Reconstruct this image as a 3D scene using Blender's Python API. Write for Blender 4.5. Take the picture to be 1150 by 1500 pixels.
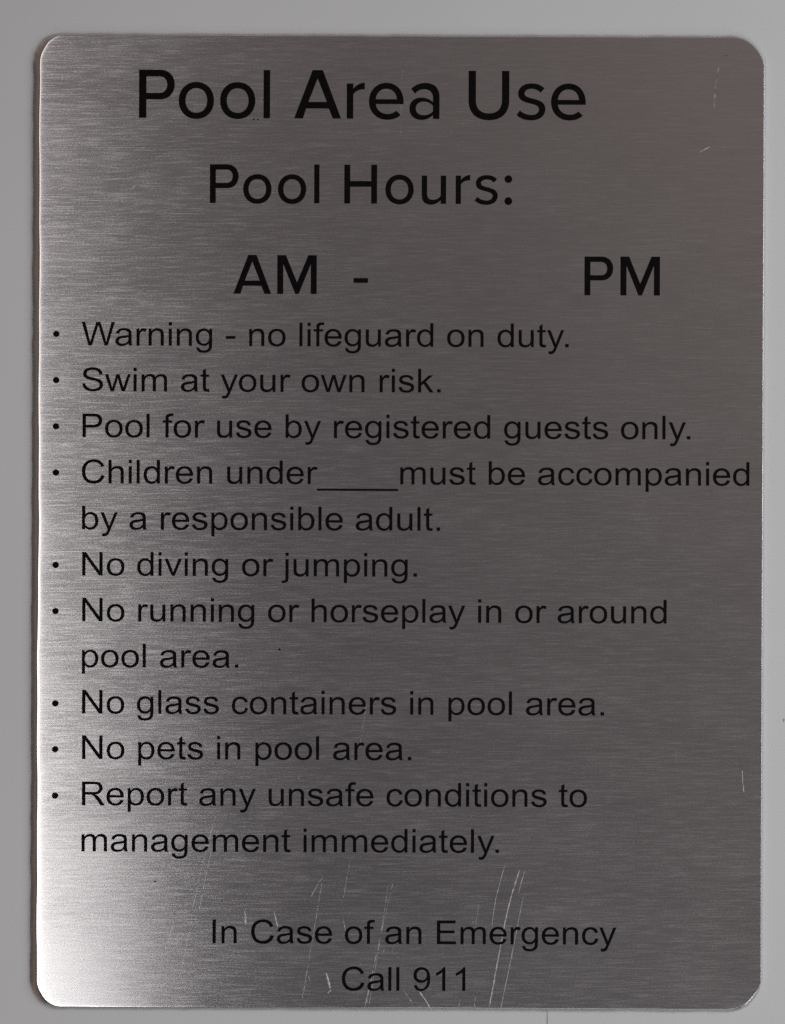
import bpy, math, random
from mathutils import Vector, Matrix

random.seed(7)
for o in list(bpy.data.objects):
    bpy.data.objects.remove(o, do_unlink=True)
S = bpy.context.scene
COL = S.collection

# ------------------------------------------------------------------ camera
PX = 0.2286 / 1070.0            # metres per photograph pixel on the sign's face
CAM_D = 0.80
cam_d = bpy.data.cameras.new('camera')
cam = bpy.data.objects.new('camera', cam_d)
COL.objects.link(cam)
cam.location = (0, -CAM_D, 0)
cam.rotation_euler = (math.radians(90), 0, 0)
cam_d.sensor_fit = 'VERTICAL'
cam_d.sensor_height = 24
cam_d.lens = 24 * CAM_D / (1500 * PX)
cam_d.clip_start = 0.01
cam_d.clip_end = 50
S.camera = cam
S.cycles.use_denoising = False        # keep the fine grain of the brushing

# ------------------------------------------------------------------ light
world = bpy.data.worlds.new('World')
S.world = world
world.use_nodes = True
bg = world.node_tree.nodes['Background']
# the dim surroundings the steel mirrors: warmer overhead, browner towards the left, cooler below
_N, _L = world.node_tree.nodes, world.node_tree.links
_tc = _N.new('ShaderNodeTexCoord')
_sep = _N.new('ShaderNodeSeparateXYZ')
_L.new(_tc.outputs['Generated'], _sep.inputs[0])


def _mix(sock, f0, f1, ca, cb):
    mr = _N.new('ShaderNodeMapRange')
    _L.new(_sep.outputs[sock], mr.inputs[0])
    mr.inputs[1].default_value, mr.inputs[2].default_value = f0, f1
    mx = _N.new('ShaderNodeMix')
    mx.data_type = 'RGBA'
    _L.new(mr.outputs[0], mx.inputs[0])
    for k, c in ((6, ca), (7, cb)):
        if isinstance(c, tuple):
            mx.inputs[k].default_value = (*c, 1)
        else:
            _L.new(c, mx.inputs[k])
    return mx.outputs[2]


_vert = _mix(2, -0.10, 0.65, (0.068, 0.0645, 0.070), (0.185, 0.150, 0.140))
_vert2 = _mix(2, -0.10, 0.52, (0.118, 0.108, 0.108), (0.340, 0.282, 0.257))
_vert = _mix(0, -0.02, 0.26, _vert, _vert2)
_left = _mix(0, -0.97, -0.90, (0.085, 0.078, 0.082), (0.20, 0.145, 0.105))
_env = _mix(0, -0.88, -0.60, _left, _vert)
_L.new(_env, bg.inputs[0])
bg.inputs[1].default_value = 1.05


def area(name, loc, target, sx, sy, power, color, roll=0.0):
    d = bpy.data.lights.new(name, 'AREA')
    d.shape = 'RECTANGLE'
    d.size, d.size_y = sx, sy
    d.energy = power
    d.color = color
    o = bpy.data.objects.new(name, d)
    COL.objects.link(o)
    o.location = loc
    q = (Vector(target) - Vector(loc)).to_track_quat('-Z', 'Y')
    o.rotation_euler = (q.to_matrix() @ Matrix.Rotation(roll, 3, 'Z')).to_euler()
    return o


area('key_lamp', (0.68, -0.46, 0.06), (0.0, 0, 0.0), 0.40, 0.40, 4.5, (0.945, 0.968, 1.0))
area('upper_window', (-0.40, -0.95, 0.45), (0, 0, 0.1), 0.20, 0.7, 0.58, (1.0, 0.96, 0.93))
area('mid_window', (-0.37, -0.95, -0.22), (0, 0, -.05), 0.20, 0.5, 1.06, (1.0, 0.97, 0.95))
area('low_window', (-0.33, -0.95, -0.62), (0, 0, -0.1), 0.30, 0.4, 1.75, (1.0, 0.985, 0.985))
area('low_fill_light', (0.3, -1.2, -1.5), (0, 0, 0), 0.8, 0.8, 2.2, (0.94, 0.98, 1.0))  # added fill from below, brightens the lower part of the steel

area('corner_glint_light', (0.62, -0.42, -0.62), (0.1, 0, -0.1), 0.16, 0.16, 0.6, (0.93, 0.97, 1.0))  # small light added to draw a bright arc on the lower right rim

vs = S.view_settings
S.display_settings.display_device = 'sRGB'
vs.view_transform = 'Standard'
vs.look = 'None'
vs.exposure = 0.0
vs.gamma = 1.0
vs.use_curve_mapping = False


# ------------------------------------------------------------------ materials
def mat(name):
    m = bpy.data.materials.new(name)
    m.use_nodes = True
    nt = m.node_tree
    return m, nt, nt.nodes['Principled BSDF'], nt.nodes, nt.links


def ramp(N, a, b, ca, cb):
    r = N.new('ShaderNodeValToRGB')
    e = r.color_ramp.elements
    e[0].position, e[1].position = a, b
    e[0].color = (*ca, 1) if len(ca) == 3 else ca
    e[1].color = (*cb, 1) if len(cb) == 3 else cb
    return r


def maprange(N, L, src, f0, f1, t0, t1):
    r = N.new('ShaderNodeMapRange')
    L.new(src, r.inputs[0])
    for i, v in zip((1, 2, 3, 4), (f0, f1, t0, t1)):
        r.inputs[i].default_value = v
    return r.outputs[0]


def math_node(N, L, op, a, b):
    n = N.new('ShaderNodeMath')
    n.operation = op
    for i, v in enumerate((a, b)):
        if isinstance(v, (int, float)):
            n.inputs[i].default_value = v
        else:
            L.new(v, n.inputs[i])
    return n.outputs[0]


def streaks(N, L, sx, sz, detail, rough, rot=0.0, off=0.0):
    tc = N.new('ShaderNodeTexCoord')
    mp = N.new('ShaderNodeMapping')
    L.new(tc.outputs['Object'], mp.inputs[0])
    mp.vector_type = 'POINT'
    mp.inputs['Rotation'].default_value = (0, rot, 0)
    mp.inputs['Location'].default_value = (off, 0, off * 1.7)
    mp.inputs['Scale'].default_value = (1, 1, 1)
    mp2 = N.new('ShaderNodeMapping')
    L.new(mp.outputs[0], mp2.inputs[0])
    mp2.inputs['Scale'].default_value = (sx, 20, sz)
    n = N.new('ShaderNodeTexNoise')
    n.inputs['Scale'].default_value = 1.0
    n.inputs['Detail'].default_value = detail
    n.inputs['Roughness'].default_value = rough
    L.new(mp2.outputs[0], n.inputs['Vector'])
    return n.outputs['Fac']


def steel_material():
    m, nt, P, N, L = mat('brushed_steel')
    P.inputs['Metallic'].default_value = 1.0
    fine = streaks(N, L, 110, 2500, 3, 0.62, 0.012)
    mid = streaks(N, L, 50, 1200, 4, 0.65, 0.006, 3.1)
    lng = streaks(N, L, 14, 800, 3, 0.6, 0.004, 7.7)
    cloud = streaks(N, L, 22, 60, 3, 0.55, 0.0, 1.3)
    grain = streaks(N, L, 1500, 2600, 2, 0.6, 0.0, 5.0)
    a = math_node(N, L, 'ADD', math_node(N, L, 'MULTIPLY', fine, 0.50), math_node(N, L, 'MULTIPLY', mid, 0.20))
    a = math_node(N, L, 'ADD', a, math_node(N, L, 'MULTIPLY', lng, 0.12))
    a = math_node(N, L, 'ADD', a, math_node(N, L, 'MULTIPLY', grain, 0.18))
    # roughness: single brushed lines are rougher along the plate than others
    r = maprange(N, L, a, 0.49, 0.66, 0.224, 0.352)
    r = math_node(N, L, 'ADD', r, maprange(N, L, a, 0.34, 0.50, -0.026, 0.0))
    r = math_node(N, L, 'ADD', r, maprange(N, L, grain, 0.3, 0.7, -0.014, 0.014))
    r = math_node(N, L, 'ADD', r, maprange(N, L, cloud, 0.3, 0.7, -0.018, 0.018))
    L.new(r, P.inputs['Roughness'])
    P.inputs['Anisotropic'].default_value = 0.92
    tg = N.new('ShaderNodeTangent')
    tg.direction_type = 'UV_MAP'
    tg.uv_map = 'UVMap'
    L.new(tg.outputs[0], P.inputs['Tangent'])
    cr = ramp(N, 0.36, 0.64, (0.613, 0.596, 0.599), (0.618, 0.601, 0.604))
    L.new(a, cr.inputs[0])
    L.new(cr.outputs[0], P.inputs['Base Color'])
    bp = N.new('ShaderNodeBump')
    bp.inputs['Strength'].default_value = 0.05
    bp.inputs['Distance'].default_value = 0.00006
    L.new(math_node(N, L, 'ADD', math_node(N, L, 'MULTIPLY', a, 0.8), math_node(N, L, 'MULTIPLY', grain, 0.35)),
          bp.inputs['Height'])
    L.new(bp.outputs[0], P.inputs['Normal'])
    return m


def scratch_material(name, rough, lo, hi):
    m, nt, P, N, L = mat(name)
    P.inputs['Metallic'].default_value = 1.0
    g = streaks(N, L, 900, 700, 3, 0.6, 0.0, 2.0)
    L.new(maprange(N, L, g, 0.3, 0.7, rough - 0.12, rough + 0.12), P.inputs['Roughness'])
    cr = ramp(N, 0.35, 0.65, (lo, lo, lo), (hi, hi, hi))
    L.new(g, cr.inputs[0])
    L.new(cr.outputs[0], P.inputs['Base Color'])
    return m


def ink_material():
    m, nt, P, N, L = mat('black_ink')
    g = streaks(N, L, 600, 900, 3, 0.6, 0.0, 4.0)
    cr = ramp(N, 0.3, 0.7, (0.002, 0.0014, 0.0016), (0.005, 0.004, 0.004))
    L.new(g, cr.inputs[0])
    L.new(cr.outputs[0], P.inputs['Base Color'])
    P.inputs['Roughness'].default_value = 0.7
    P.inputs['Specular IOR Level'].default_value = 0.03
    return m


def wall_material():
    m, nt, P, N, L = mat('white_wall_paint')
    c = streaks(N, L, 9, 7, 4, 0.55, 0.0, 9.0)
    cr = ramp(N, 0.3, 0.7, (0.446, 0.450, 0.453), (0.470, 0.474, 0.476))
    L.new(c, cr.inputs[0])
    L.new(cr.outputs[0], P.inputs['Base Color'])
    P.inputs['Roughness'].default_value = 0.6
    P.inputs['Specular IOR Level'].default_value = 0.3
    g = streaks(N, L, 700, 700, 3, 0.55, 0.0, 2.5)
    bp = N.new('ShaderNodeBump')
    bp.inputs['Strength'].default_value = 0.06
    bp.inputs['Distance'].default_value = 0.0002
    L.new(g, bp.inputs['Height'])
    L.new(bp.outputs[0], P.inputs['Normal'])
    return m


STEEL = steel_material()
SCR_BRIGHT = scratch_material('deep_scratch_steel', 0.47, 0.34, 0.64)
SCR_SOFT = scratch_material('soft_rub_steel', 0.32, 0.39, 0.50)
SCR_FAINT = scratch_material('faint_scratch_steel', 0.38, 0.18, 0.56)
INK = ink_material()
WALL = wall_material()
m, nt, P, N, L = mat('grey_speck')
P.inputs['Base Color'].default_value = (0.25, 0.25, 0.25, 1)
P.inputs['Roughness'].default_value = 0.8
SPECK = m


def mesh_obj(name, verts, faces, mats, parent=None, fmat=None, smooth=None):
    me = bpy.data.meshes.new(name)
    me.from_pydata([tuple(v) for v in verts], [], faces)
    for mm in mats:
        me.materials.append(mm)
    if fmat:
        for p, k in zip(me.polygons, fmat):
            p.material_index = k
    if smooth:
        for p, s in zip(me.polygons, smooth):
            p.use_smooth = s
    me.update()
    o = bpy.data.objects.new(name, me)
    COL.objects.link(o)
    if parent:
        o.parent = parent
    return o


# ------------------------------------------------------------------ wall
def fx(px):
    return (px - 575.0) * PX


def fz(py):
    return (750.0 - py) * PX


def build_wall():
    xs = [-4.0, fx(800.6), fx(802.4), 4.0]
    zs = [-4.0, fz(1460), 4.0]
    v = [(x, 0, z) for z in zs for x in xs]
    q = lambda i, j: (j * 4 + i, j * 4 + i + 1, (j + 1) * 4 + i + 1, (j + 1) * 4 + i)
    f = [q(0, 0), q(2, 0), q(0, 1), q(1, 1), q(2, 1)]
    b = len(v)                                   # the joint runs down from behind the sign
    v += [(xs[1], 0.00028, zs[0]), (xs[2], 0.00028, zs[0]), (xs[2], 0.00028, zs[1]), (xs[1], 0.00028, zs[1])]
    f += [(b, b + 1, b + 2, b + 3), (1, b, b + 3, 5), (b + 1, 2, 6, b + 2), (b + 3, b + 2, 6, 5)]
    w = mesh_obj('wall', v, f, [WALL])
    w['kind'] = 'structure'
    w['label'] = 'pale grey painted wall behind the steel sign, with a thin vertical joint below it'
    w['category'] = 'wall'
    # a small dirt spot near the right border
    n = 14
    cx, cz = fx(1148.2), fz(1055)
    sv = [(cx, -0.00012, cz)] + [(cx + 1.3 * PX * math.cos(t) * (1 + .2 * math.sin(3 * t)), -0.00005,
                                   cz + 2.6 * PX * math.sin(t)) for t in [2 * math.pi * i / n for i in range(n)]]
    mesh_obj('dirt_spot', sv, [(0, 1 + i, 1 + (i + 1) % n) for i in range(n)], [SPECK], w)


build_wall()

# ------------------------------------------------------------------ sign root
TILT = 0.0038
CX, CY = 581.7, 765.5
THICK = 0.0016
sign = bpy.data.objects.new('pool_sign', None)
sign.empty_display_size = 0.05
COL.objects.link(sign)
sign.location = (fx(CX), -0.0002, fz(CY))
sign.rotation_euler = (0, TILT, 0)
sign['label'] = 'brushed steel pool rules sign with rounded corners and black lettering on the pale wall'
sign['category'] = 'sign'


def loc(px, py):
    """photograph pixel -> position on the sign's own face (metres)"""
    dx, dy = px - CX, py - CY
    c, s = math.cos(TILT), math.sin(TILT)
    return ((dx * c + dy * s) * PX, -(-dx * s + dy * c) * PX)


# ------------------------------------------------------------------ plate
def build_plate():
    W2, H2 = 535 * PX, 713.5 * PX
    rad = {'tl': 43 * PX, 'tr': 47 * PX, 'bl': 45 * PX, 'br': 46 * PX}
    SEG = 26
    # profile of the rolled edge in photograph pixels: inset from the outline, depth behind the face;
    # the left edge is rolled widest, the others only a third as wide
    prof = [(0.0, 99), (0.0, 6.6), (2.2, 4.95), (4.6, 3.2), (7.0, 1.75), (9.2, .70), (10.6, .25), (11.6, .125),
            (13.2, .075), (16.0, .04), (20.0, .018), (26.0, .005), (34.0, 0.0)]

    def outline(inset):
        pts = []
        for key, cx, cz, a0 in (('br', 1, -1, -90), ('tr', 1, 1, 0), ('tl', -1, 1, 90), ('bl', -1, -1, 180)):
            r = rad[key]
            ox, oz = cx * (W2 - r), cz * (H2 - r)
            for i in range(SEG + 1):
                t = math.radians(a0 + 90 * i / SEG)
                rr = r - inset
                pts.append((ox + rr * math.cos(t), oz + rr * math.sin(t)))
        out = []
        for i, p in enumerate(pts):          # subdivide the straight sides for small unevenness
            out.append(p)
            q = pts[(i + 1) % len(pts)]
            d = math.hypot(q[0] - p[0], q[1] - p[1])
            if d > 0.02:
                n = 160
                for k in range(1, n):
                    out.append((p[0] + (q[0] - p[0]) * k / n, p[1] + (q[1] - p[1]) * k / n))
        return out

    rnd = random.Random(3)
    v, f, fm, sm = [], [], [], []
    n = None
    jit = None
    for k, (ins, dep) in enumerate(prof):
        ring = outline(0.0)
        if n is None:
            n = len(ring)
            raw = [rnd.gauss(0, 1) for _ in range(n)]
            sway = [.06 * math.sin(i * .021 + 1) + .05 * math.sin(i * .057) + .04 * math.sin(i * .13 + 2)
                    + .03 * math.sin(i * .41) for i in range(n)]
            jit = [(raw[i - 1] + raw[i] * 2 + raw[(i + 1) % n]) / 4 * 0.55 * PX for i in range(n)]
        w = max(0.0, 1 - ins / 13.0)
        for i, (x, z) in enumerate(ring):
            a, b = ring[i - 1], ring[(i + 1) % n]
            tx, tz = b[0] - a[0], b[1] - a[1]
            ll = math.hypot(tx, tz) or 1
            nx, nz = tz / ll, -tx / ll                 # outward
            wide = 0.28 + 0.72 * max(0.0, -nx) ** 1.3 - 0.19 * max(0.0, nx) ** 12 + 0.10 * max(0.0, -nz) ** 8
            wide += 0.24 * max(0.0, -2 * nx * nz) ** 1.5 if nx > 0 else 0.0
            wide *= 1 + sway[i]
            off = -ins * PX * wide + jit[i] * w
            d = THICK if dep == 99 else dep * PX * (0.55 + 0.45 * wide)
            v.append((x + nx * off, -(THICK - d), z + nz * off))
    for k in range(len(prof) - 1):
        for i in range(n):
            j = (i + 1) % n
            f.append((k * n + i, k * n + j, (k + 1) * n + j, (k + 1) * n + i))
            fm.append(0)
            sm.append(k >= 1)
    base = (len(prof) - 1) * n
    f.append(tuple(base + i for i in range(n)))
    fm.append(0)
    sm.append(True)
    f.append(tuple(reversed(range(n))))
    fm.append(0)
    sm.append(False)

    # scratches: slim raised burrs on the face, in photograph pixels (points, width, level)
    SC = [
        ([(739, 1267), (733, 1288), (726, 1315), (720, 1354)], .75, 1),
        ([(761, 1273), (750, 1306), (742, 1338), (730, 1400), (716, 1477)], 1.5, 1),
        ([(768, 1275), (759, 1307)], 1.0, 1),
        ([(766, 1312), (752, 1385), (733, 1477)], .7, 1),
        ([(576, 1291), (563, 1345), (553, 1390), (536, 1474)], .7, 0),
        ([(553, 1390), (544, 1432), (534.5, 1474)], .9, 1),
        ([(569, 1296), (556, 1380), (540, 1474)], .8, 0),
        ([(316, 1195), (300, 1255), (282, 1333)], .8, 0),
        ([(310, 1244), (292, 1333)], .7, 0),
        ([(257, 1333), (254, 1354), (243, 1388)], 1.3, 0),
        ([(257, 1331), (255, 1345)], 1.2, 1),
        ([(250, 1372), (244, 1385)], 1.1, 1),
        ([(282, 1349), (263, 1432)], .8, 0),
        ([(474, 1283), (466, 1293), (456, 1312)], 1.1, 0),
        ([(359, 1333), (361, 1353)], 2.4, 2),
        ([(402, 1335), (407, 1356)], 2.0, 2),
        ([(472, 1291), (458, 1375), (443, 1463)], .8, 0),
        ([(514, 1252), (502, 1322)], .7, 0),
        ([(503, 1346), (507, 1364)], 1.4, 0),
        ([(478, 1424), (481, 1433), (484, 1446)], 2.6, 1),
        ([(480.5, 1453), (485, 1449)], 3.2, 1),
        ([(592, 1450), (605, 1469)], 1.2, 0),
        ([(614, 1450), (623, 1463), (631, 1476)], 1.5, 1),
        ([(675, 1458), (671, 1476)], 1.1, 0),
        ([(697, 1456), (694, 1476)], .9, 0),
        ([(701, 1323), (697, 1354)], .8, 0),
        ([(988, 1098), (991, 1114)], .9, 0),
        ([(1086, 1128), (1087, 1145), (1089, 1161)], 1.2, 1),
        ([(1100, 1349), (1092, 1357)], 1.4, 0),
        ([(1111, 1352), (1105, 1357)], 1.3, 0),
        ([(987, 1353), (982, 1358)], 1.3, 0),
        ([(1040, 216), (1033, 219), (1025, 224)], 1.5, 1),
        ([(1052, 100), (1047, 130), (1045, 160)], 3.2, 2),
        ([(592, 94), (587, 123)], .9, 0),
        ([(588, 150), (587, 198)], .7, 0),
        ([(201, 271), (193, 279)], 1.2, 1),
        ([(196, 577), (190, 592), (185, 610)], 1.2, 0),
        ([(1106, 599), (1113, 596)], 1.2, 0),
        ([(537, 1030), (527, 1093)], .7, 0),
        ([(452, 1428), (456, 1440)], 1.2, 0),
        ([(563, 1388), (561, 1399)], 1.2, 0),
        ([(576, 1386), (575, 1392)], 1.2, 0),
        ([(690, 1352), (697, 1347)], 1.2, 0),
        ([(408, 1353), (416, 1358)], 1.0, 0),
    ]
    for _ in range(150):     # many short nicks and dust grains all over the face
        px, py = rnd.uniform(75, 1095), rnd.uniform(75, 1455)
        a = rnd.gauss(math.pi / 2, 0.6)
        l = rnd.choice((0.8, 1.0, 1.5, 2.5, 5))
        SC.append(([(px, py), (px + l * math.cos(a), py + l * math.sin(a))], rnd.uniform(.5, 1.1), 0))
    yf = -(THICK + 0.00002)
    for pts, wid, lev in SC:
        # resample and add a little wander
        P2 = []
        for a, b in zip(pts[:-1], pts[1:]):
            m_ = max(1, int(math.hypot(b[0] - a[0], b[1] - a[1]) / 5))
            P2 += [(a[0] + (b[0] - a[0]) * i / m_, a[1] + (b[1] - a[1]) * i / m_) for i in range(m_)]
        P2.append(pts[-1])
        m_ = len(P2)
        if m_ == 1:
            continue
        b0 = len(v)
        for i, (x, y) in enumerate(P2):
            a, b = P2[max(0, i - 1)], P2[min(m_ - 1, i + 1)]
            tx, ty = b[0] - a[0], b[1] - a[1]
            ll = math.hypot(tx, ty) or 1
            e = min(i, m_ - 1 - i)
            hw = wid * (.36, .5, .5)[lev] * (0.55 if e == 0 else 1.0) * rnd.uniform(.7, 1.2)
            o = rnd.gauss(0, .12) if m_ > 3 else 0
            for sgn in (-1, 1):
                X, Z = loc(x - ty / ll * (hw * sgn + o), y + tx / ll * (hw * sgn + o))
                v.append((X, yf, Z))
        for i in range(m_ - 1):
            f.append((b0 + 2 * i, b0 + 2 * i + 1, b0 + 2 * i + 3, b0 + 2 * i + 2))
            fm.append((2, 1, 4)[lev])
            sm.append(False)
    # dark grains
    for px, py, r in ((410, 951, 1.9), (228, 1290, 1.6), (378, 176, 1.3), (372.5, 175.6, 1.5), (1063, 83, .8), (238, 860, .8)):
        X, Z = loc(px, py)
        b0 = len(v)
        for i in range(10):
            t = 2 * math.pi * i / 10
            v.append((X + r * PX * math.cos(t) * rnd.uniform(.8, 1.2), yf, Z + r * PX * .85 * math.sin(t)))
        f.append(tuple(b0 + i for i in range(10)))
        fm.append(3)
        sm.append(False)

    o = mesh_obj('plate', v, f, [STEEL, SCR_BRIGHT, SCR_FAINT, INK, SCR_SOFT], sign, fm, sm)
    me = o.data
    sharp = me.attributes.new('sharp_edge', 'BOOLEAN', 'EDGE')
    for e in me.edges:
        p, q = e.vertices
        if (n <= p < 2 * n and n <= q < 2 * n) or (p < n and q < n):
            sharp.data[e.index].value = True
    uv = me.uv_layers.new(name='UVMap')      # u runs up the plate: the sheen spreads across the brushing
    for lp in me.loops:
        c = me.vertices[lp.vertex_index].co
        uv.data[lp.index].uv = (c.z * 3 + .5, c.x * 3 + .5)
    return o


build_plate()

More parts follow.
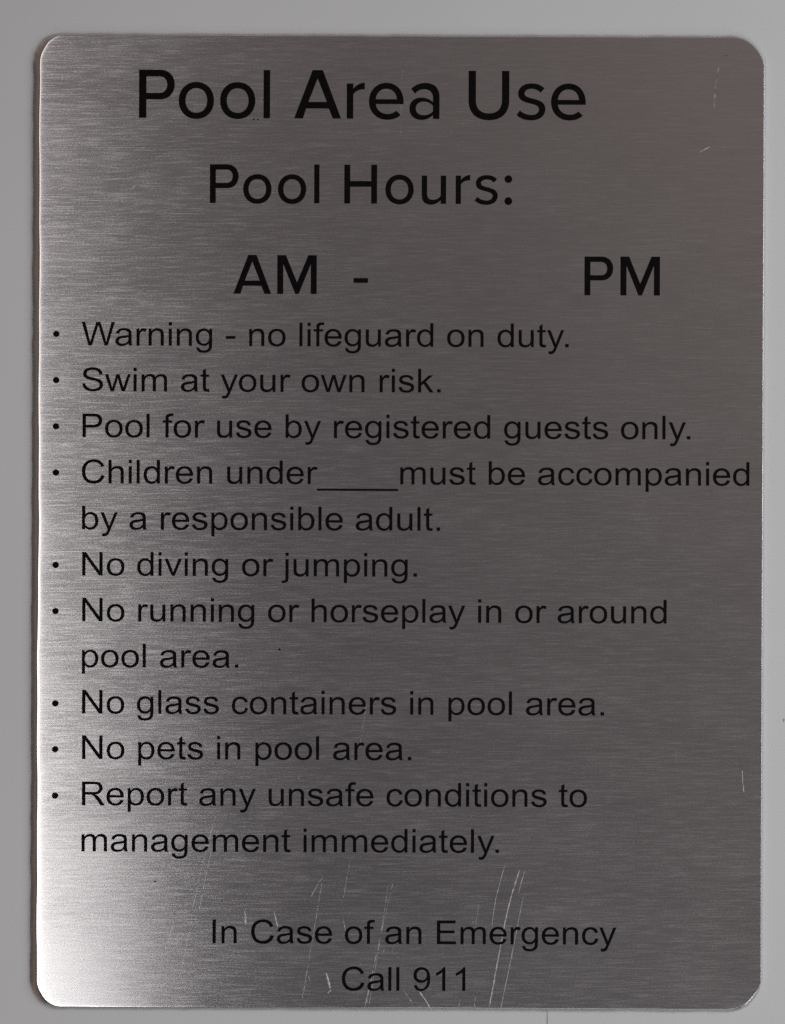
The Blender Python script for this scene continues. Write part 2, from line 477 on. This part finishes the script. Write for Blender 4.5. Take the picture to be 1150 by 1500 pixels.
# ------------------------------------------------------------------ lettering
# outlines of a plain grotesque face (2048 units per em): advance, path
GROT = {
 'W': (1933, "M414 0L25 1466H224L447 505Q483 354 509 205Q565 440 575 476L854 1466H1088L1298 724Q1377 448 1412 205Q1440 344 1485 524L1715 1466H1910L1508 0H1321L1012 1117Q973 1257 966 1289Q943 1188 923 1117L612 0H414Z"),
 'S': (1366, "M92 471L275 487Q288 377 335.5 306.5T483 192.5T708 149Q819 149 904 182T1030.5 272.5T1072 398Q1072 467 1032 518.5T900 605Q841 628 639 676.5T356 768Q251 823 199.5 904.5T148 1087Q148 1198 211 1294.5T395 1441T674 1491Q842 1491 970.5 1437T1168 1278T1241 1041L1055 1027Q1038 1170 949 1243T686 1316Q505 1316 422 1249.5T339 1089Q339 1008 397.5 955.5T702.5 847.5T1047 749Q1163 695 1218 611.5T1274 419Q1274 303 1207.5 200.5T1016.5 41T736 -16Q538 -16 404 41T194 214T92 471Z"),
 'P': (1366, "M158 0V1466H711Q857 1466 934 1452Q1042 1434 1115 1383.5T1232.5 1242T1277 1042Q1277 855 1158 725.5T728 596H352V0H158ZM352 769H731Q919 769 998 839T1077 1036Q1077 1128 1030.5 1193.5T908 1280Q859 1293 727 1293H352V769Z"),
 'C': (1479, "M1204 514L1398 465Q1337 226 1178.5 100.5T791 -25Q554 -25 405.5 71.5T179.5 351T102 744Q102 973 189.5 1143.5T438.5 1402.5T794 1491Q1014 1491 1164 1379T1373 1064L1182 1019Q1131 1178 1034 1250.5T790 1323Q621 1323 507.5 1242T348 1024.5T302 745Q302 563 355 427T520 224T762 157Q927 157 1041.5 248T1204 514Z"),
 'N': (1479, "M156 0V1466H355L1125 315V1466H1311V0H1112L342 1152V0H156Z"),
 'R': (1479, "M161 0V1466H811Q1007 1466 1109 1426.5T1272 1287T1333 1066Q1333 910 1232 803T920 667Q997 630 1037 594Q1122 516 1198 399L1453 0H1209L1015 305Q930 437 875 507T776.5 605T688 644Q655 651 580 651H355V0H161ZM355 819H772Q905 819 980 846.5T1094 934.5T1133 1066Q1133 1172 1056 1238T825 1304H355V819Z"),
 'I': (569, "M191 0V1466H385V0H191Z"),
 'E': (1366, "M162 0V1466H1222V1293H356V844H1167V672H356V173H1256V0H162Z"),
 '9': (1139, "M112 339L285 355Q307 233 369 178T528 123Q611 123 673.5 161T776 262.5T842 432T869 651Q869 663 868 687Q814 601 720.5 547.5T518 494Q336 494 210 626T84 974Q84 1197 215.5 1333T545 1469Q685 1469 801 1393.5T977.5 1178.5T1038 774Q1038 500 978.5 337.5T801.5 90T526 -25Q354 -25 245 70.5T112 339ZM848 983Q848 1137 766 1227.5T569 1318Q450 1318 362 1221T274 969.5Q274 830 358 743T565.5 656Q689 656 768.5 743T848 983Z"),
 '1': (1139, "M763 0H583V1147Q518 1085 412.5 1023T223 930V1104Q374 1175 487 1276T647 1472H763V0Z"),
 'a': (1139, "M828 131Q728 46 635.5 11T437 -24Q262 -24 168 61.5T74 280Q74 358 109.5 422.5T202.5 526T332 585Q385 599 492 612Q710 638 813 674Q814 711 814 721Q814 831 763 876Q694 937 558 937Q431 937 370.5 892.5T281 735L105 759Q129 872 184 941.5T343 1048.5T584 1086Q720 1086 805 1054T930 973.5T986 851Q995 805 995 685V445Q995 194 1006.5 127.5T1052 0H864Q836 56 828 131ZM813 533Q715 493 519 465Q408 449 362 429T291 370.5T266 285Q266 213 320.5 165T480 117Q584 117 665 162.5T784 287Q813 349 813 470V533Z"),
 'b': (1139, "M301 0H134V1466H314V943Q428 1086 605 1086Q703 1086 790.5 1046.5T934.5 935.5T1024.5 763.5T1057 548Q1057 273 921 123.5T597 -24Q408 -24 301 133V0ZM299 539Q299 348 351 263Q436 124 581 124Q699 124 785 226.5T871 532Q871 740 788.5 839T589 938Q471 938 385 835.5T299 539Z"),
 'c': (1024, "M828 389L1005 366Q976 183 856.5 79.5T563 -24Q345 -24 212.5 118.5T80 527Q80 699 137 828T310.5 1021.5T564 1086Q737 1086 847 998.5T988 750L813 723Q788 830 724.5 884T571 938Q436 938 351.5 841.5T267 536Q267 323 349 223.5T562 124Q667 124 738 189T828 389Z"),
 'd': (1139, "M824 0V134Q723 -24 527 -24Q400 -24 293.5 46T128.5 241.5T70 530Q70 693 124.5 825.5T288 1019T525 1086Q622 1086 697.5 1045T820.5 940V1466H1000V0H824ZM256 530Q256 326 342 225T545 124Q663 124 745.5 220.5T828 515Q828 733 744 835T537 937Q417 937 336.5 839T256 530Z"),
 'e': (1139, "M862 339L1048 316Q1004 153 885 64.5T581 -24Q347 -24 209.5 120.5T72 524Q72 793 210.5 939.5T570 1086Q784 1086 919.5 940.5T1055 531Q1055 515 1054 483H262Q272 308 361 215T583 122Q682 122 752 174T862 339ZM271 631H864Q852 765 796 832Q710 936 573 936Q449 936 364.5 853T271 631Z"),
 'f': (569, "M178 0V922H19V1062H178V1175Q178 1282 197 1334Q223 1404 288.5 1447.5T472 1491Q548 1491 640 1473L613 1316Q557 1326 507 1326Q425 1326 391 1291T357 1160V1062H564V922H358V0H178Z"),
 'g': (1139, "M102 -88L277 -114Q288 -195 338 -232Q405 -282 521 -282Q646 -282 714 -232T806 -92Q820 -37 819 139Q701 0 525 0Q306 0 186 158T66 537Q66 689 121 817.5T280.5 1016T525 1086Q714 1086 837 933V1062H1003V144Q1003 -104 952.5 -207.5T792.5 -371T523 -431Q337 -431 222.5 -347.5T102 -88ZM251 550Q251 341 334 245T542 149Q666 149 750 244.5T834 544Q834 739 747.5 838T539 937Q419 937 335 839.5T251 550Z"),
 'h': (1139, "M135 0V1466H315V940Q441 1086 633 1086Q751 1086 838 1039.5T962.5 911T1000 673V0H820V673Q820 805 763 865T601.5 925Q523 925 454 884.5T344.5 774T315 581V0H135Z"),
 'i': (455, "M136 1259V1466H316V1259H136ZM136 0V1062H316V0H136Z"),
 'j': (455, "M134 1257V1466H314V1257H134ZM-94 -412L-60 -259Q-6 -273 25 -273Q80 -273 107 -236.5T134 -54V1062H314V-58Q314 -246 265 -320Q202 -417 56 -417Q-15 -431 -94 -412Z"),
 'k': (1024, "M136 0V1466H316V630L742 1062H975L569 668L1016 0H794L443 543L316 421V0H136Z"),
 'l': (455, "M131 0V1466H311V0H131Z"),
 'm': (1706, "M135 0V1062H296V913Q346 991 429 1038.5T618 1086Q736 1086 811.5 1037T918 900Q1044 1086 1246 1086Q1404 1086 1489 998.5T1574 729V0H1395V669Q1395 777 1377.5 824.5T1314 901T1206 930Q1094 930 1020 855.5T946 617V0H766V690Q766 810 722 870T578 930Q502 930 437.5 890T344 773T315 551V0H135Z"),
 'n': (1139, "M135 0V1062H297V911Q414 1086 635 1086Q731 1086 811.5 1051.5T932 961T988 828Q998 779 998 653V0H818V646Q818 755 797 809T722.5 895T597 928Q482 928 398.5 855T315 578V0H135Z"),
 'o': (1139, "M68 531Q68 826 232 968Q369 1086 566 1086Q785 1086 924 942.5T1063 546Q1063 341 1001.5 223.5T822.5 41T566 -24Q343 -24 205.5 119T68 531ZM253 531Q253 327 342 225.5T566 124Q700 124 789 226T878 537Q878 734 788.5 835.5T566 937Q431 937 342 836T253 531Z"),
 'p': (1139, "M135 -407V1062H299V924Q357 1005 430 1045.5T607 1086Q743 1086 847 1016T1004 818.5T1057 539Q1057 375 998 243.5T827 43T591 -24Q500 -24 427.5 14.5T315 110V-407H135ZM298 525Q298 319 381.5 220.5T583.5 122Q704 122 789.5 224T875 540Q875 744 791 845.5T590.5 947Q474 947 386 838T298 525Z"),
 'r': (682, "M133 0V1062H295V901Q357 1014 409.5 1050T525 1086Q616 1086 710 1028L648 861Q582 900 516 900Q457 900 410 864.5T343 766Q313 670 313 556V0H133Z"),
 's': (1024, "M63 317L241 345Q256 238 324.5 181T516 124Q640 124 700 174.5T760 293Q760 354 707 389Q670 413 523 450Q325 500 248.5 536.5T132.5 637.5T93 781Q93 853 126 914.5T216 1016Q258 1047 330.5 1066.5T487 1086Q612 1086 706.5 1050T846 952.5T908 788L732 764Q720 846 662.5 892T500 938Q376 938 323 897T270 801Q270 766 292 738Q314 709 361 690Q388 680 520 644Q711 593 786.5 560.5T905 466T948 312Q948 221 895 140.5T742 18.5T516 -24Q306 -24 196 62.5T63 317Z"),
 't': (569, "M528 161L554 2Q478 -14 418 -14Q320 -14 266 17T190 98.5T168 311V922H36V1062H168V1325L347 1433V1062H528V922H347V301Q347 224 356.5 202T387.5 167T448 154Q478 154 528 161Z"),
 'u': (1139, "M831 0V156Q707 -24 494 -24Q400 -24 318.5 12T197.5 102.5T142 236Q131 289 131 404V1062H311V473Q311 332 322 283Q339 212 394 171.5T530 131Q611 131 682 172.5T782.5 285.5T812 493V1062H992V0H831Z"),
 'v': (1024, "M430 0L26 1062H216L444 426Q481 323 512 212Q536 296 579 414L815 1062H1000L598 0H430Z"),
 'w': (1479, "M331 0L6 1062H192L361 449L424 221Q428 238 479 440L648 1062H833L992 446L1045 243L1106 448L1288 1062H1463L1131 0H944L775 636L734 817L519 0H331Z"),
 'y': (1024, "M127 -409L107 -240Q166 -256 210 -256Q270 -256 306 -236T365 -180Q382 -153 420 -46Q425 -31 436 -2L33 1062H227L448 447Q491 330 525 201Q556 325 599 443L826 1062H1006L602 -18Q537 -193 501 -259Q453 -348 391 -389.5T243 -431Q191 -431 127 -409Z"),
 '.': (569, "M186 0V205H391V0H186Z"),
 '-': (682, "M65 440V621H618V440H65Z"),
 '_': (1139, "M-31 -407V-277H1162V-407H-31Z"),
 ' ': (569, ""),
}
# outlines of the rounder geometric face of the heading (cap height 351 units)
GEO = {
 'P': "M0 0V351H156C218 351 261 305 261 243C261 181 218 135 156 135H54V0ZM54 303H150C184 303 206 279 206 243C206 206 184 182 150 182H54Z",
 'o': "M0 128C0 51 52 -7 129 -7C206 -7 258 51 258 128C258 205 206 263 129 263C52 263 0 205 0 128ZM50 128C50 181 80 218 129 218C178 218 208 181 208 128C208 76 178 38 129 38C80 38 50 76 50 128Z",
 'l': "M0 0V352H48V0Z",
 'A': "M0 0L134 353H209L343 0H282L253 73H87L65 0ZM104 120L171 292L239 120Z",
 'r': "M0 0V256H48V218C68 244 98 262 132 262V213C127 214 122 214 116 214C91 214 59 196 48 177V0Z",
 'e': "M0 126C0 51 53 -8 134 -8C175 -8 208 5 233 27L200 58C183 42 161 34 139 34C93 34 54 62 51 107H254C254 112 254 118 254 124C254 202 205 262 128 262C53 262 0 203 0 126ZM50 142C54 182 80 219 127 219C176 219 202 182 204 142Z",
 'a': "M172 28C151 5 120 -8 85 -8C43 -8 0 20 0 74C0 130 43 155 85 155C120 155 151 143 172 121V156C172 193 145 217 109 217C82 217 60 207 41 184L13 219C41 248 76 262 117 262C172 262 220 236 220 158V0H172ZM172 56C157 36 131 26 105 26C70 26 47 46 47 76C47 105 70 126 105 126C131 126 157 115 172 95Z",
 'U': "M0 352V135C0 49 52 -8 149 -8C246 -8 298 50 298 136V352H244V137C244 78 211 41 149 41C87 41 54 78 54 137V352Z",
 's': "M0 31L24 65C42 45 74 31 109 31C144 31 163 50 163 73C163 132 10 97 10 186C10 228 46 262 109 262C152 262 182 247 203 226L174 194C160 211 137 223 109 223C78 223 57 208 57 187C57 136 210 168 210 75C210 28 172 -8 106 -8C62 -8 25 5 0 31Z",
 'u': "M172 34C152 10 121 -8 85 -8C30 -8 0 20 0 80V256H49V94C49 50 70 36 104 36C132 36 158 52 172 71V256H222V0H172Z",
 'H': "M0 0V352H54V204H244V352H298V0H244V152H54V0Z",
 ':': "M0 27C0 7 16 -8 35 -8C54 -8 70 7 70 27C70 46 54 62 35 62C16 62 0 46 0 27ZM0 226C0 207 16 191 35 191C54 191 70 207 70 226C70 245 54 261 35 261C16 261 0 245 0 226Z",
 'M': "M0 0V352H79L180 106L282 352H359V0H304V270L196 0H164L55 270V0Z",
 '-': "M0 103V146H131V103Z",
}


def parse(path):
    """SVG-like path -> list of closed polylines"""
    import re
    tok = re.findall(r'[MLHVQTCZ]|-?\d+\.?\d*', path)
    polys, cur = [], []
    i, cmd = 0, None
    x = y = 0.0
    ctrl = None

    def num():
        nonlocal i
        r = float(tok[i])
        i += 1
        return r
    while i < len(tok):
        if tok[i].isalpha():
            cmd = tok[i]
            i += 1
            if cmd == 'Z':
                if len(cur) > 1 and abs(cur[0][0] - cur[-1][0]) + abs(cur[0][1] - cur[-1][1]) < 1e-6:
                    cur.pop()
                polys.append(cur)
                cur = []
                continue
        if cmd == 'M':
            x, y = num(), num(); cur = [(x, y)]; ctrl = None
        elif cmd == 'L':
            x, y = num(), num(); cur.append((x, y)); ctrl = None
        elif cmd == 'H':
            x = num(); cur.append((x, y)); ctrl = None
        elif cmd == 'V':
            y = num(); cur.append((x, y)); ctrl = None
        elif cmd in 'QT':
            if cmd == 'Q':
                cx, cy = num(), num()
            else:
                cx, cy = (2 * x - ctrl[0], 2 * y - ctrl[1]) if ctrl else (x, y)
            ex, ey = num(), num()
            for k in range(1, 7):
                t = k / 6
                cur.append(((1 - t) ** 2 * x + 2 * t * (1 - t) * cx + t * t * ex,
                            (1 - t) ** 2 * y + 2 * t * (1 - t) * cy + t * t * ey))
            x, y, ctrl = ex, ey, (cx, cy)
        elif cmd == 'C':
            a, b, c, d, ex, ey = [num() for _ in range(6)]
            for k in range(1, 13):
                t = k / 12
                u = 1 - t
                cur.append((u ** 3 * x + 3 * u * u * t * a + 3 * u * t * t * c + t ** 3 * ex,
                            u ** 3 * y + 3 * u * u * t * b + 3 * u * t * t * d + t ** 3 * ey))
            x, y, ctrl = ex, ey, None
    return polys


G_POLY = {k: parse(p) for k, (a, p) in GROT.items()}
H_POLY = {k: parse(p) for k, p in GEO.items()}
INK_T = 0.00005
KERN = {'Wa': -76, 'y.': -152, 'r.': -113, 'yo': -37, 'wn': 0, 'ay': -37, 'P.': -264, 'by': -37 + 37}


def print_mesh(name, polys, parent, mat_):
    """fill closed outlines (metres on the sign's face) as one raised layer of ink"""
    cu = bpy.data.curves.new(name, 'CURVE')
    cu.dimensions = '2D'
    cu.fill_mode = 'BOTH'
    cu.extrude = INK_T / 2
    for pl in polys:
        sp = cu.splines.new('POLY')
        sp.points.add(len(pl) - 1)
        for p, (x, z) in zip(sp.points, pl):
            p.co = (x, z, 0, 1)
        sp.use_cyclic_u = True
    tmp = bpy.data.objects.new(name, cu)
    COL.objects.link(tmp)
    dg = bpy.context.evaluated_depsgraph_get()
    me = bpy.data.meshes.new_from_object(tmp.evaluated_get(dg))
    bpy.data.objects.remove(tmp, do_unlink=True)
    bpy.data.curves.remove(cu)
    # lay the XY outline into the XZ face, front towards -Y
    off = -(THICK + INK_T / 2 + 0.00003)
    for vtx in me.vertices:
        x, y, z = vtx.co
        vtx.co = (x, off - z, y)
    me.materials.clear()
    me.materials.append(mat_)
    for p in me.polygons:
        p.material_index = 0
        p.use_smooth = False
    me.update()
    me.name = name
    o = bpy.data.objects.new(name, me)
    COL.objects.link(o)
    o.parent = parent
    return o


def text_polys(text, x0, x1, base):
    """text in the plain face between two photograph x positions (ink to ink)"""
    pen, items = 0.0, []
    for a, b in zip(text, text[1:] + ' '):
        if a == '_':                       # a run of underscores prints as one unbroken rule
            if items and items[-1][0] == '_':
                items[-1] = ('_', items[-1][1], pen - items[-1][1])
            else:
                items.append((a, pen, 0))
        else:
            items.append((a, pen, 0))
        pen += GROT[a][0] + KERN.get(a + b, 0)
    lo = min(p[0] + q for c, q, w in items for pl in G_POLY[c] for p in pl)
    hi = max(p[0] + q for c, q, w in items for pl in G_POLY[c] for p in pl)
    s = (x1 - x0) / (hi - lo)
    ox, oz = loc(x0, base)
    k = s * PX
    kz = SIZE / 2048 * PX
    return [[(ox + (p[0] + q + (w if p[0] > 600 else 0) - lo) * k, oz + p[1] * kz) for p in pl]
            for c, q, w in items for pl in G_POLY[c]]


SIZE = 48.2


def heading_polys(items, base, scale):
    """items: (character, photograph x of its left side)"""
    out = []
    x0 = items[0][1]
    ox, oz = loc(x0, base)
    for c, x in items:
        for pl in H_POLY[c]:
            out.append([(ox + (x - x0 + p[0] * scale) * PX, oz + p[1] * scale * PX) for p in pl])
    return out


def heading(name, label, items, base, scale):
    o = print_mesh(name, heading_polys(items, base, scale), sign, INK)
    o['label'] = label
    return o


heading('title_lettering', 'large black heading reading Pool Area Use',
        [('P', 190 + 72 / 5), ('o', 190 + 362 / 5), ('o', 190 + 664 / 5), ('l', 190 + 982 / 5),
         ('A', 420 + 56 / 5), ('r', 420 + 440 / 5), ('e', 420 + 602 / 5), ('a', 420 + 898 / 5),
         ('U', 650 + 180 / 5), ('s', 650 + 532 / 5), ('e', 650 + 783 / 5)], 173.8, 0.2)
heading('subtitle_lettering', 'black heading reading Pool Hours:',
        [('P', 290 + 90 / 5), ('o', 290 + 333 / 5), ('o', 290 + 587 / 5), ('l', 290 + 852 / 5),
         ('H', 290 + 1072 / 5), ('o', 550 + 72 / 5), ('u', 550 + 338 / 5), ('r', 550 + 586 / 5),
         ('s', 550 + 725 / 5), (':', 550 + 943 / 5)], 298.3, 0.161)
heading('hours_lettering', 'bold black letters AM',
        [('A', 330 + 62 / 5), ('M', 330 + 382 / 5)], 431.0, 0.161)
heading('hours_dash', 'short black dash between AM and PM', [('-', 330 + 940 / 5)], 431.6, 0.161)
heading('hours_lettering', 'bold black letters PM',
        [('P', 800 + 277 / 5), ('M', 800 + 540 / 5)], 433.2, 0.161)


def dot_polys(px, py, r=4.8):
    X, Z = loc(px, py)
    return [[(X + r * PX * math.cos(2 * math.pi * i / 28), Z + r * .94 * PX * math.sin(2 * math.pi * i / 28))
             for i in range(28)]]


RULES = [
    ('Warning - no lifeguard on duty.', 489.7, [('Warning - no lifeguard on duty.', 120.6, 832.6, 506.6)]),
    ('Swim at your own risk.', 557.3, [('Swim at your own risk.', 121.3, 645.5, 573.4)]),
    ('Pool for use by registered guests only.', 624.7,
     [('Pool for use by registered guests only.', 121.8, 1010.4, 640.6)]),
    ('Children under a blank must be accompanied by a responsible adult.', 692.3,
     [('Children under____must be accompanied', 120.8, 1096.6, 708.0), ('by a responsible adult.', 121.2, 644.6, 775.4)]),
    ('No diving or jumping.', 827.4, [('No diving or jumping.', 121.4, 610.8, 842.8)]),
    ('No running or horseplay in or around pool area.', 894.8,
     [('No running or horseplay in or around', 121.4, 975.6, 909.8), ('pool area.', 121, 349.8, 976.8)]),
    ('No glass containers in pool area.', 1029.7, [('No glass containers in pool area.', 121.2, 884.2, 1044.5)]),
    ('No pets in pool area.', 1096.8, [('No pets in pool area.', 121.2, 602.6, 1111.0)]),
    ('Report any unsafe conditions to management immediately.', 1164.5,
     [('Report any unsafe conditions to', 121.0, 859.3, 1178.5), ('management immediately.', 120.4, 730.6, 1246.0)]),
]
for words, by, lines in RULES:
    polys = []
    for ln in lines:
        polys += text_polys(*ln)
    r = print_mesh('rule_lettering', polys, sign, INK)
    r['label'] = 'black rule text reading ' + words
    print_mesh('bullet', dot_polys(83.6 - (by - 489) * 0.0027, by), r, INK)

for words, x0, x1, b in (('In Case of an Emergency', 311.8, 902.2, 1380.3), ('Call 911', 500.8, 681.4, 1449.4)):
    e = print_mesh('emergency_lettering', text_polys(words, x0, x1, b), sign, INK)
    e['label'] = 'black line reading ' + words
